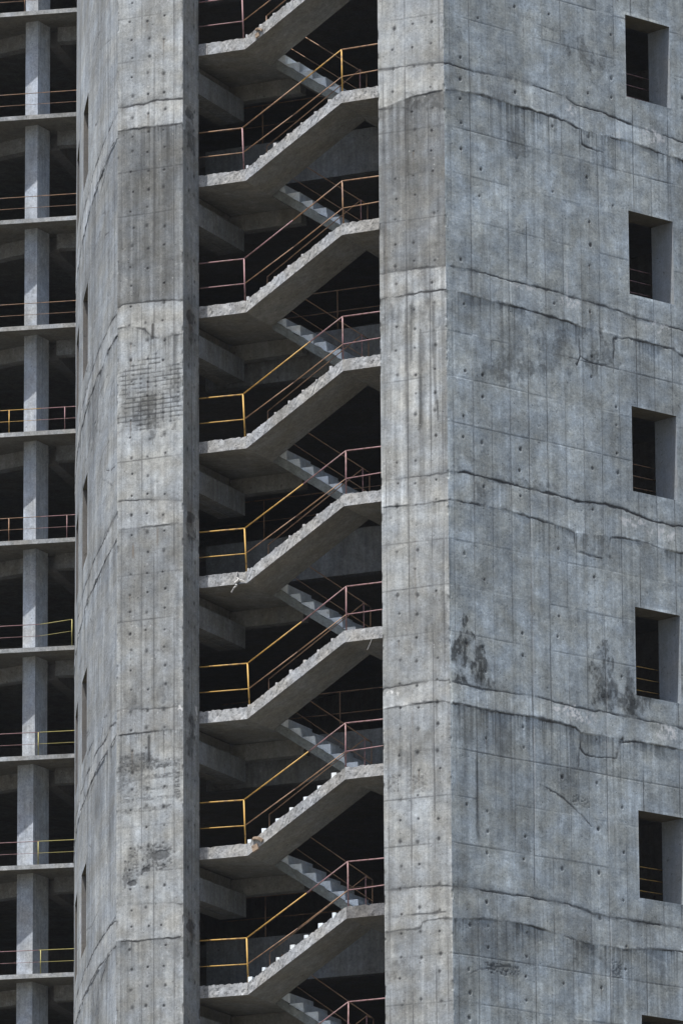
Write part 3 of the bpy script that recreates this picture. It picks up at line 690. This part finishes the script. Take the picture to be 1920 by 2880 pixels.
# ------------------------------------------------------------------ staircases, one per storey
LB = [52.385, 48.96, 45.569, 42.10, 38.693, 35.291, 31.90, 28.487, 25.07]
US, UE = -5.90, -3.235         # where the front flight leaves the lower landing and meets the half landing
TH = .30
D0, DM0, DM1, DB = .93, 2.46, 2.51, 4.0
def ragged(mb, prof, d0, d1, rnd, amp=.012, step=.06, top_amp=None):
    """profile: list of (u, zbottom, ztop) along the run; front face chipped, soffit and back plain"""
    us = []; p = prof
    cols = []
    for (a, b) in zip(p[:-1], p[1:]):
        n = max(1, int(abs(b[0] - a[0]) / step))
        for k in range(n): 
            t = k / n; cols.append([a[i] + (b[i] - a[i]) * t for i in range(3)])
    cols.append(list(p[-1]))
    rows = 5; V = []; 
    ta = amp * 1.6 if top_amp is None else top_amp
    for c, (uu, zb, zt) in enumerate(cols):
        jt = rnd.gauss(0, ta) - (ta * 3.5 if rnd.random() < .10 else 0); jb = abs(rnd.gauss(0, amp * .5))
        for r in range(rows):
            t = r / (rows - 1); z = zb + jb * (r == 0) + (zt - zb) * t + (jt if r == rows - 1 else 0)
            V.append(W(uu, d0 + abs(rnd.gauss(0, amp)) + (amp * 2 if rnd.random() < .08 else 0), z))
        V.append(W(uu, d1, zt)); V.append(W(uu, d1, zb))
    k = rows + 2; n = len(cols); F = []
    for c in range(n - 1):
        for r in range(k):
            a = c * k + r; b = c * k + (r + 1) % k
            F.append((a, a + k, b + k, b))
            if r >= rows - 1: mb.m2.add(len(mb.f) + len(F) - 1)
    F.append(tuple(range(k))); F.append(tuple((n - 1) * k + r for r in range(k - 1, -1, -1)))
    mb.add(V, F)

def staircase(k, z0, label):
    rnd = random.Random(100 + k)
    zr = z0 + 1.637; zn = z0 + 3.414
    st = root('concrete_staircase', W(-4.6, 2.4, z0), label, 'staircase', 'flights of the open stair shaft')
    mb = MB(); ragged(mb, [(-7.62, z0 + .03, z0 + TH + .02), (-7.1, z0 + .01, z0 + TH + .01), (US, z0, z0 + TH)], D0, DB, rnd, .004)
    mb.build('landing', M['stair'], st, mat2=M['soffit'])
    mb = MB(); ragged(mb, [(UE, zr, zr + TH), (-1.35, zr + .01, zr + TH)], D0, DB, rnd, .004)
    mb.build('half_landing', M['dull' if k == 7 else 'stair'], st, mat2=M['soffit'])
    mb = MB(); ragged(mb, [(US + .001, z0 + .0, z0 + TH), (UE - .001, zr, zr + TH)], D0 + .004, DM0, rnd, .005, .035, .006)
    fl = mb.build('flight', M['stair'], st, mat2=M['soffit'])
    n = 7; ru = (UE - US) / n; rz = 1.637 / n
    show = .085 if k in (6, 7, 8) else .045
    for i in range(n):
        u0 = US + ru * i; s = MB(); t = z0 + TH + rz * i + (show + .03) * rnd.uniform(.4 if k < 6 else .5, 1.25) + (.0 if k in (6, 7, 8) else rnd.choice((.0, .0, .03)))
        h = rnd.uniform(.08, .16) if k in (6, 7, 8) else rnd.uniform(.04, .10)
        a = D0 + (.015 if k in (6, 7, 8) else .04)
        lo = z0 + TH + rz * i - .05
        s.hexa([W(u0, a, lo), W(u0 + h, a, lo + rz * .3), W(u0 + h, a + .5, lo + rz * .3), W(u0, a + .5, lo),
                W(u0, a, t), W(u0 + h, a, t), W(u0 + h, a + .5, t), W(u0, a + .5, t)])
        s.hexa([W(u0, a + .501, lo), W(u0 + ru, a + .501, lo + rz * .8), W(u0 + ru, DM0 - .02, lo + rz * .8), W(u0, DM0 - .02, lo),
                W(u0, a + .501, t), W(u0 + ru, a + .501, t), W(u0 + ru, DM0 - .02, t), W(u0, DM0 - .02, t)])
        s.build('step', M['tip' if k < 6 else 'step'], fl)
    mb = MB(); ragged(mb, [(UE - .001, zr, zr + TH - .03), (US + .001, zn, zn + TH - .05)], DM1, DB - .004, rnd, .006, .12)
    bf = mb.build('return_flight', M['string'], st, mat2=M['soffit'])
    rz = (zn - zr) / n
    for i in range(n):
        u0 = UE - ru * i; s = MB(); t = zr + TH + rz * i + rz * .86 + rnd.uniform(-.03, .02); lo = zr + TH + rz * i - .05
        j = rnd.uniform(-.02, .02)
        s.hexa([W(u0 - ru, DM1 + .03, lo + rz * .9), W(u0 + j, DM1 + .03, lo), W(u0, DB - .05, lo), W(u0 - ru, DB - .05, lo + rz * .9),
                W(u0 - ru, DM1 + .03, t), W(u0 + j - rnd.uniform(0, .05), DM1 + .03, t), W(u0, DB - .05, t), W(u0 - ru, DB - .05, t)])
        s.build('step', M['step'], bf)
    mb = MB(); mb.box(-7.64, -7.215, D0 + .01, 3.62, z0 - .98, z0 - .42); mb.build('side_beam', M['beam'], st)
    mb = MB(); mb.box(-7.95, -7.645, D0 + .01, 3.62, z0 - .98, z0 + .02); mb.build('shaft_wall', M['soffit'], st)
    mb = MB(); mb.box(-7.64, -5.6, 3.63, 3.95, z0 - .42, z0 - .004); mb.build('landing_beam', M['soffit'], st)
    return st
SL = ['uppermost concrete staircase, its rising flight cut off by the top edge of the photo',
      'second concrete staircase from the top, with one pink and one yellow post',
      'third concrete staircase from the top, with a pink lower post',
      'fourth concrete staircase from the top, the uppermost with a yellow lower post',
      'fifth concrete staircase from the top, with a torn pale rag under its landing edge',
      'concrete staircase just above the one with the curved wooden wedge at its foot',
      'concrete staircase with a curved wooden wedge and white step ends at its foot',
      'lowest whole concrete staircase, with white step ends and a dark bruised half landing',
      'concrete staircase at the bottom edge of the photo, only its upper flight showing']
for k, z in enumerate(LB):
    staircase(k, z, SL[k])

# ------------------------------------------------------------------ pipe handrails
H1, H2 = 1.10, .46
def pipe(name, pts, mat, par, r=.0175):
    mb = MB()
    for a, b in zip(pts[:-1], pts[1:]): mb.tube(a, b, r)
    return mb.build(name, M[mat], par, smooth=True)
#            landing rail, left post, lower slope, upper slope, right post, right rail
RC = [('pink', 'pink', 'pink', 'pink', 'orange', 'orange'), ('orange', 'pink', 'pink', 'yellow', 'yellow', 'orange'), ('pink', 'pink', 'pink', 'orange', 'orange', 'orange'),
      ('yellow', 'yellow', 'yellow', 'pink', 'pink', 'pink'), ('yellow', 'yellow', 'yellow', 'pink', 'pink', 'pink'), ('yellow', 'yellow', 'yellow', 'pink', 'pink', 'pink'),
      ('yellow', 'yellow', 'yellow', 'pink', 'pink', 'pink'), ('yellow', 'yellow', 'yellow', 'pink', 'pink', 'pink'), ('yellow', 'yellow', 'yellow', 'pink', 'pink', 'pink')]
HL = ['pink pipe handrail on the uppermost stair flight, partly outside the photo', 'pipe handrail going from pink to yellow on the second stair flight from the top',
      'pink pipe handrail with an orange upper end on the third stair flight from the top', 'uppermost pipe handrail with a yellow lower post and pink upper post',
      'yellow and pink pipe handrail on the flight whose landing has a torn rag', 'yellow and pink pipe handrail on the flight just above the wooden wedge',
      'yellow and pink pipe handrail on the flight with the wooden wedge', 'yellow and pink pipe handrail on the lowest whole stair flight',
      'pink pipe handrail end at the bottom edge of the photo']
UPOST = [-5.97, -5.97, -5.95, -5.96, -5.93, -5.86, -5.98, -5.92, -5.95]
for k, z0 in enumerate(LB):
    rnd = random.Random(300 + k)
    ho = root('handrail', W(UPOST[k], 1.0, z0 + TH), HL[k], 'handrail', 'pipe handrails along the stair front')
    zt = z0 + TH; zr = z0 + 1.637 + TH; d = .99
    lean = -.045 + rnd.uniform(-.015, .02); lr = (-.03 if k < 4 else 0) + rnd.uniform(-.02, .02)
    c = RC[k]; u0 = UPOST[k]; u1 = UE + rnd.uniform(-.03, .06)
    A = W(u0 + lean, d, zt + H1); A2 = W(u0 + lean * .45, d, zt + H2); B = W(u1 + lr, d, zr + H1); B2 = W(u1 + lr * .4, d, zr + H2 - .06)
    f = rnd.uniform(.5, .68) if k not in (1, 2) else (.6, .5)[k - 1]
    Mx = A + (B - A) * f + np.array([0, 0, rnd.uniform(-.02, .01)]); M2 = A2 + (B2 - A2) * .5 + np.array([0, 0, rnd.uniform(-.03, .0)])
    pipe('post', [W(u0, d, zt - .04), A], c[1], ho, .019)
    pipe('post', [W(u1, d, zr - .04), B], c[4], ho, .019)
    pipe('top_rail', [W(-7.6, d, zt + H1 + .05), A, Mx], c[2] if c[0] == c[2] else c[0], ho)
    pipe('top_rail', [Mx, B], c[3], ho)
    pipe('top_rail', [B, W(-1.6, d, zr + H1 + rnd.uniform(-.02, .02))], c[5], ho)
    pipe('middle_rail', [W(-7.6, d, zt + H2 + .05), A2], c[0], ho, .0135)
    pipe('middle_rail', [A2, M2, B2], 'orange' if k < 8 else 'pink', ho, .0135)
    pipe('middle_rail', [B2, W(-1.6, d, zr + H2 + rnd.uniform(-.03, .03))], c[5], ho, .0135)
    # handrail round the stair well
    hi = root('well_handrail', W(-6.0, 2.1, z0 + TH), 'thin rusty handrail round the narrow stair well, behind the ' + ['uppermost', 'second highest', 'third highest', 'fourth highest', 'fifth highest', 'sixth highest', 'wood wedged', 'lowest whole', 'bottom edge'][k] + ' front flight', 'handrail', 'handrails round the stair well')
    zn = z0 + 3.414 + TH
    di, dj = 2.25, 2.70
    a = W(-5.92, di, zt); b = W(-3.3, di, zr); e = W(-3.32, dj, zr); g = W(-5.8, dj, zn)
    h = np.array([0, 0, .95]); h2 = np.array([0, 0, .42])
    for p in (a, b, e, g): pipe('post', [p - h * .04, p + h], 'rusty' if p is not b else 'pink', hi, .0135)
    pipe('top_rail', [a + h, b + h, e + h, g + h], 'rusty', hi, .0135)
    pipe('middle_rail', [e + h2, g + h2], 'rusty', hi, .010)
for k, z in enumerate(LEVELS):
    o = root('floor_guardrail', W(-4, 4.3, z), ['thin guardrail on the dark tower floor behind the topmost half landing', 'thin guardrail on the dark tower floor behind the second half landing, with a yellow post', 'thin guardrail on the tower floor behind the middle flights', 'thin guardrail on the tower floor beam behind the wood wedged flight', 'thin guardrail on the dark tower floor behind the lowest whole flight'][k], 'guardrail', 'guardrails on tower floors')
    for uu in (-7, -4.9, -2.75): pipe('post', [W(uu, 4.3, z), W(uu, 4.3, z + 1.05)], 'rusty', o, .015)
    pipe('rail', [W(-8.2, 4.3, z + 1.05), W(-1.4, 4.3, z + 1.05)], 'rusty', o, .015)
    pipe('rail', [W(-8.2, 4.3, z + .5), W(-1.4, 4.3, z + .5)], 'rusty', o, .011)
for k, (a, b) in enumerate(WINS):
    def WR(r, dd, z): return CO + RV * r - RN * dd + np.array([0, 0, z])
    o = root('window_guardrail', WR(6.4, .9, a - .3), ['topmost', 'second highest', 'third highest', 'third lowest whole', 'second lowest whole', 'bottom edge'][k] + ' guardrail, thin dark bars inside the window ' + ('opening' if k < 5 else 'cut by the photo'), 'guardrail', 'guardrails inside the window openings')
    for j, h in enumerate((.42, .72, 1.02)): pipe('rail', [WR(6.0, .95, a + h), WR(9.0, .95, a + h)], ('pink', 'pink', 'orange', 'yellow', 'yellow', 'yellow')[k], o, .011)
    pipe('post', [WR(6.63, .95, a - .3), WR(6.63, .95, a + 1.02)], 'lime' if k > 2 else 'orange', o, .013)

# ------------------------------------------------------------------ odds and ends on the stairs
def wedge(u, z, label, s=1.0):
    o = root('timber_wedge', W(u, .9, z), label, 'wood offcut')
    mb = MB(); n = 6; V = []; F = []
    for i in range(n):
        t = i / (n - 1); a = -.25 + 1.0 * t
        uu = u + s * (.02 + .30 * math.sin(a * 1.3)) ; zz = z + s * (.34 * math.cos(a * 1.1) - .05)
        for (du, dd) in ((0, -.03), (.0, .10), (.10 * s, .10), (.10 * s, -.03)):
            V.append(W(uu + du * .5, .9 + dd, zz + du * .9))
    for i in range(n - 1):
        for r in range(4): F.append((i * 4 + r, i * 4 + (r + 1) % 4, i * 4 + 4 + (r + 1) % 4, i * 4 + 4 + r))
    F += [(0, 1, 2, 3), tuple((n - 1) * 4 + r for r in (3, 2, 1, 0))]
    mb.add(V, F); mb.build('board', M['timber'], o)
    mb = MB(); mb.hexa([W(u - .06 * s, .90, z - .12 * s), W(u + .14 * s, .90, z - .02 * s), W(u + .14 * s, .99, z - .02 * s), W(u - .06 * s, .99, z - .12 * s), W(u - .1 * s, .89, z + .08 * s), W(u + .1 * s, .89, z + .16 * s), W(u + .1 * s, .99, z + .16 * s), W(u - .1 * s, .99, z + .08 * s)])
    mb.build('block', M['timber'], o)
wedge(-5.70, LB[6] + .16, 'curved brown board wedged with a block at the foot of a stair flight', .75)
wedge(-5.56, LB[0] + .30, 'small tan wooden offcut on the uppermost stair flight', .5)
o = root('torn_rag', W(-6.3, .9, LB[4]), 'pale torn rag hanging from a chipped landing edge', 'rag')
mb = MB(); rr = random.Random(8)
P_ = [(-6.14, .30), (-6.16, .17), (-6.1, .10), (-6.2, .03), (-6.16, -.04), (-6.24, -.10), (-6.3, -.20)]
for (a, b), w in zip(zip(P_[:-1], P_[1:]), (.018, .025, .04, .03, .025, .018)): mb.tube(W(a[0], .90, LB[4] + a[1]), W(b[0], .89, LB[4] + b[1]), w, 6)
mb.tube(W(-6.1, .90, LB[4] + .10), W(-5.95, .90, LB[4] + .06), .014, 6)
mb.build('cloth', M['rag'], o)
o = root('loose_wire', W(-2.55, .95, LB[5] + 1.6), 'thin loose wire curling below a half landing edge', 'wire')
mb = MB(); q = [W(-2.5 - .12 * t * t, .93, LB[5] + 1.64 - .26 * t + .05 * math.sin(t * 3)) for t in np.linspace(0, 1, 7)]
for a, b in zip(q[:-1], q[1:]): mb.tube(a, b, .008, 5)
mb.build('strand', M['rag'], o)
for nm, u, k, w in (('plaster_patch', -7.02, 6, .05), ('plaster_patch', -6.99, 0, .035)):
    o = root('plaster_patch', W(u, .92, LB[k]), ['white plaster strip on the end of the wood wedged landing', 'white plaster strip on the end of the uppermost landing'][0 if k == 6 else 1], 'plaster')
    mb = MB(); mb.box(u - w, u + w, .915, .94, LB[k] + .01, LB[k] + .30); mb.build('strip', M['rag'], o)

# ------------------------------------------------------------------ open frame building farther back on the left
FB = np.array([-9.2562, 200.0, 0]); FE = -azv(-78.0); FI = np.array([0.20791, 0.97815, 0])
def F2(u, d, z): return FB + FE * u + FI * d + np.array([0, 0, z])
frame = root('frame_building', FB, 'open concrete frame building of dark empty floors behind the tower on the left', 'building')
FT = [65.77, 62.40, 59.08, 55.67, 52.32, 48.92, 45.56, 42.22, 38.87, 35.55]
ALL = [72.5, 69.13] + FT + [35.55 - 3.36 * i for i in range(1, 11)]
def col_pts(cx, w): return [(cx, .62), (cx + .38 * w, .62 + 1.52 * w), (cx - .46 * w, .62 + 1.73 * w), (cx - .84 * w, .62 + .21 * w)]
for i, zt in enumerate(ALL):
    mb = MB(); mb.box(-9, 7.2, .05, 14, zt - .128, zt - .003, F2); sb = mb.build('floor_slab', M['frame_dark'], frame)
    mb = MB(); mb.box(-9, 7.2, 0, .049, zt - .13, zt, F2); mb.build('slab_edge', M['slab_edge'], sb)
    mb = MB(); mb.box(.22, 7.15, 1.42, 1.80, zt - .60, zt - .132, F2); mb.build('edge_beam', M['frame_beam'], frame)
    mb = MB()
    ca, sa = math.cos(rad(24)), math.sin(rad(24))
    def F3(a, b, z): return F2(-.25 - a * ca + b * sa, 1.50 + a * sa + b * ca, z)
    mb.box(0, 9.0, 0, .38, zt - .60, zt - .134, F3); mb.build('splayed_beam', M['frame_beam'], frame)
    mb = MB(); mb.box(-.15, .2, 1.85, 13.9, zt - .62, zt - .136, F2); mb.build('cross_beam', M['inner'], frame)
    zlow = ALL[i + 1] if i + 1 < len(ALL) else 0
    w = .50 if zt > 43 else .63; cx = -.20 if zt > 43 else -.24
    mb = MB(); q = col_pts(cx, w)
    mb.hexa([F2(a, b, zlow) for a, b in q] + [F2(a, b, zt - .131) for a, b in q]); mb.build('column', M['pale'], frame)
mb = MB(); mb.box(-9, 7.2, 14.01, 14.3, 0, 72.5, F2); mb.build('back_wall', M['inner'], frame)
mb = MB(); mb.box(7.22, 7.5, 1.0, 14.0, 0, 72.5, F2); mb.build('end_wall', M['inner'], frame)
mb = MB(); mb.box(-9.3, -9.02, 1.0, 14.0, 0, 72.5, F2); mb.build('end_wall', M['inner'], frame)
PX = lambda x: (x - 105) / 88.9
FR = [('rusty', 'rusty', [(62, 'orange')]), ('rusty', 'rusty', []), ('rusty', 'rusty', []), ('rusty', 'rusty', []), ('yellow', 'pink', [(24, 'yellow'), (180, 'pink')]),
      ('rusty', 'pink', [(25, 'orange'), (187, 'pink')]), ('pink', 'lime', [(202, 'lime')]), ('pink', 'lime', [(110, 'lime')]), ('pink', 'lime', [(111, 'lime')]), ('pink', 'lime', [(1, 'pink'), (119, 'lime')])]
GL = ['guardrail with one orange post on the highest visible floor of the frame building', 'brownish guardrail without posts on the second highest floor of the frame building', 'brownish guardrail on the third highest floor of the frame building',
      'brownish guardrail just above the floor with yellow and mauve posts', 'guardrail with a yellow post and a mauve post, the upper of two such floors', 'guardrail with an orange post and a mauve post, the lower of two such floors',
      'guardrail ending in a bent lime yellow end post beside the tower', 'upper of the three low guardrails with a lime yellow post on the column', 'middle of the three low guardrails with a lime yellow post', 'lowest guardrail, with a pale post and a lime yellow post']
for i, zt in enumerate(FT):
    a, b, ps = FR[i]
    o = root('floor_guardrail', F2(0, .06, zt), GL[i], 'guardrail', 'guardrails of the frame building')
    rise = .10 if i == 6 else 0
    for h, r in ((.72, .0105), (.36, .0065)):
        pipe('rail', [F2(-3, .06, zt + h), F2(.1, .06, zt + h)], a, o, r)
        pipe('rail', [F2(.1, .06, zt + h), F2(PX(202) if i == 6 else 3.5, .06, zt + h + rise)], b, o, r)
    for x, m in ps: pipe('post', [F2(PX(x), .06, zt - .01), F2(PX(x), .06, zt + .72 + (rise if i == 6 else 0))], m, o, .014)

# ------------------------------------------------------------------ ground
m = bpy.data.materials.new('dry ground'); m.use_nodes = True
nt = m.node_tree; b = nt.nodes['Principled BSDF']; b.inputs['Roughness'].default_value = .95
tn = nt.nodes.new('ShaderNodeTexNoise'); tn.inputs['Scale'].default_value = .08; tn.inputs['Detail'].default_value = 8
tc = nt.nodes.new('ShaderNodeTexCoord'); rp = nt.nodes.new('ShaderNodeValToRGB')
rp.color_ramp.elements[0].position = .35; rp.color_ramp.elements[0].color = (.07, .06, .042, 1)
rp.color_ramp.elements[1].position = .65; rp.color_ramp.elements[1].color = (.13, .115, .085, 1)
nt.links.new(tc.outputs['Object'], tn.inputs['Vector']); nt.links.new(tn.outputs['Fac'], rp.inputs[0]); nt.links.new(rp.outputs[0], b.inputs['Base Color'])
mb = MB(); mb.add([(-1500, -1500, -.02), (1500, -1500, -.02), (1500, 1500, -.02), (-1500, 1500, -.02)], [(0, 1, 2, 3)])
g = mb.build('ground', m); tag(g, kind='structure')

# ------------------------------------------------------------------ thin city haze
m = bpy.data.materials.new('haze'); m.use_nodes = True
nt = m.node_tree; nt.nodes.clear()
ou = nt.nodes.new('ShaderNodeOutputMaterial'); pv = nt.nodes.new('ShaderNodeVolumePrincipled')
pv.inputs['Color'].default_value = (.86, .90, .95, 1); pv.inputs['Density'].default_value = .00005; pv.inputs['Anisotropy'].default_value = .0
nt.links.new(pv.outputs[0], ou.inputs['Volume'])
mb = MB(); V = [(-1600, -1600), (1600, -1600), (1600, 1600), (-1600, 1600)]
mb.hexa([(x, y, -1.2) for x, y in V] + [(x, y, 76.0) for x, y in V])
g = mb.build('haze', m); tag(g, kind='stuff')
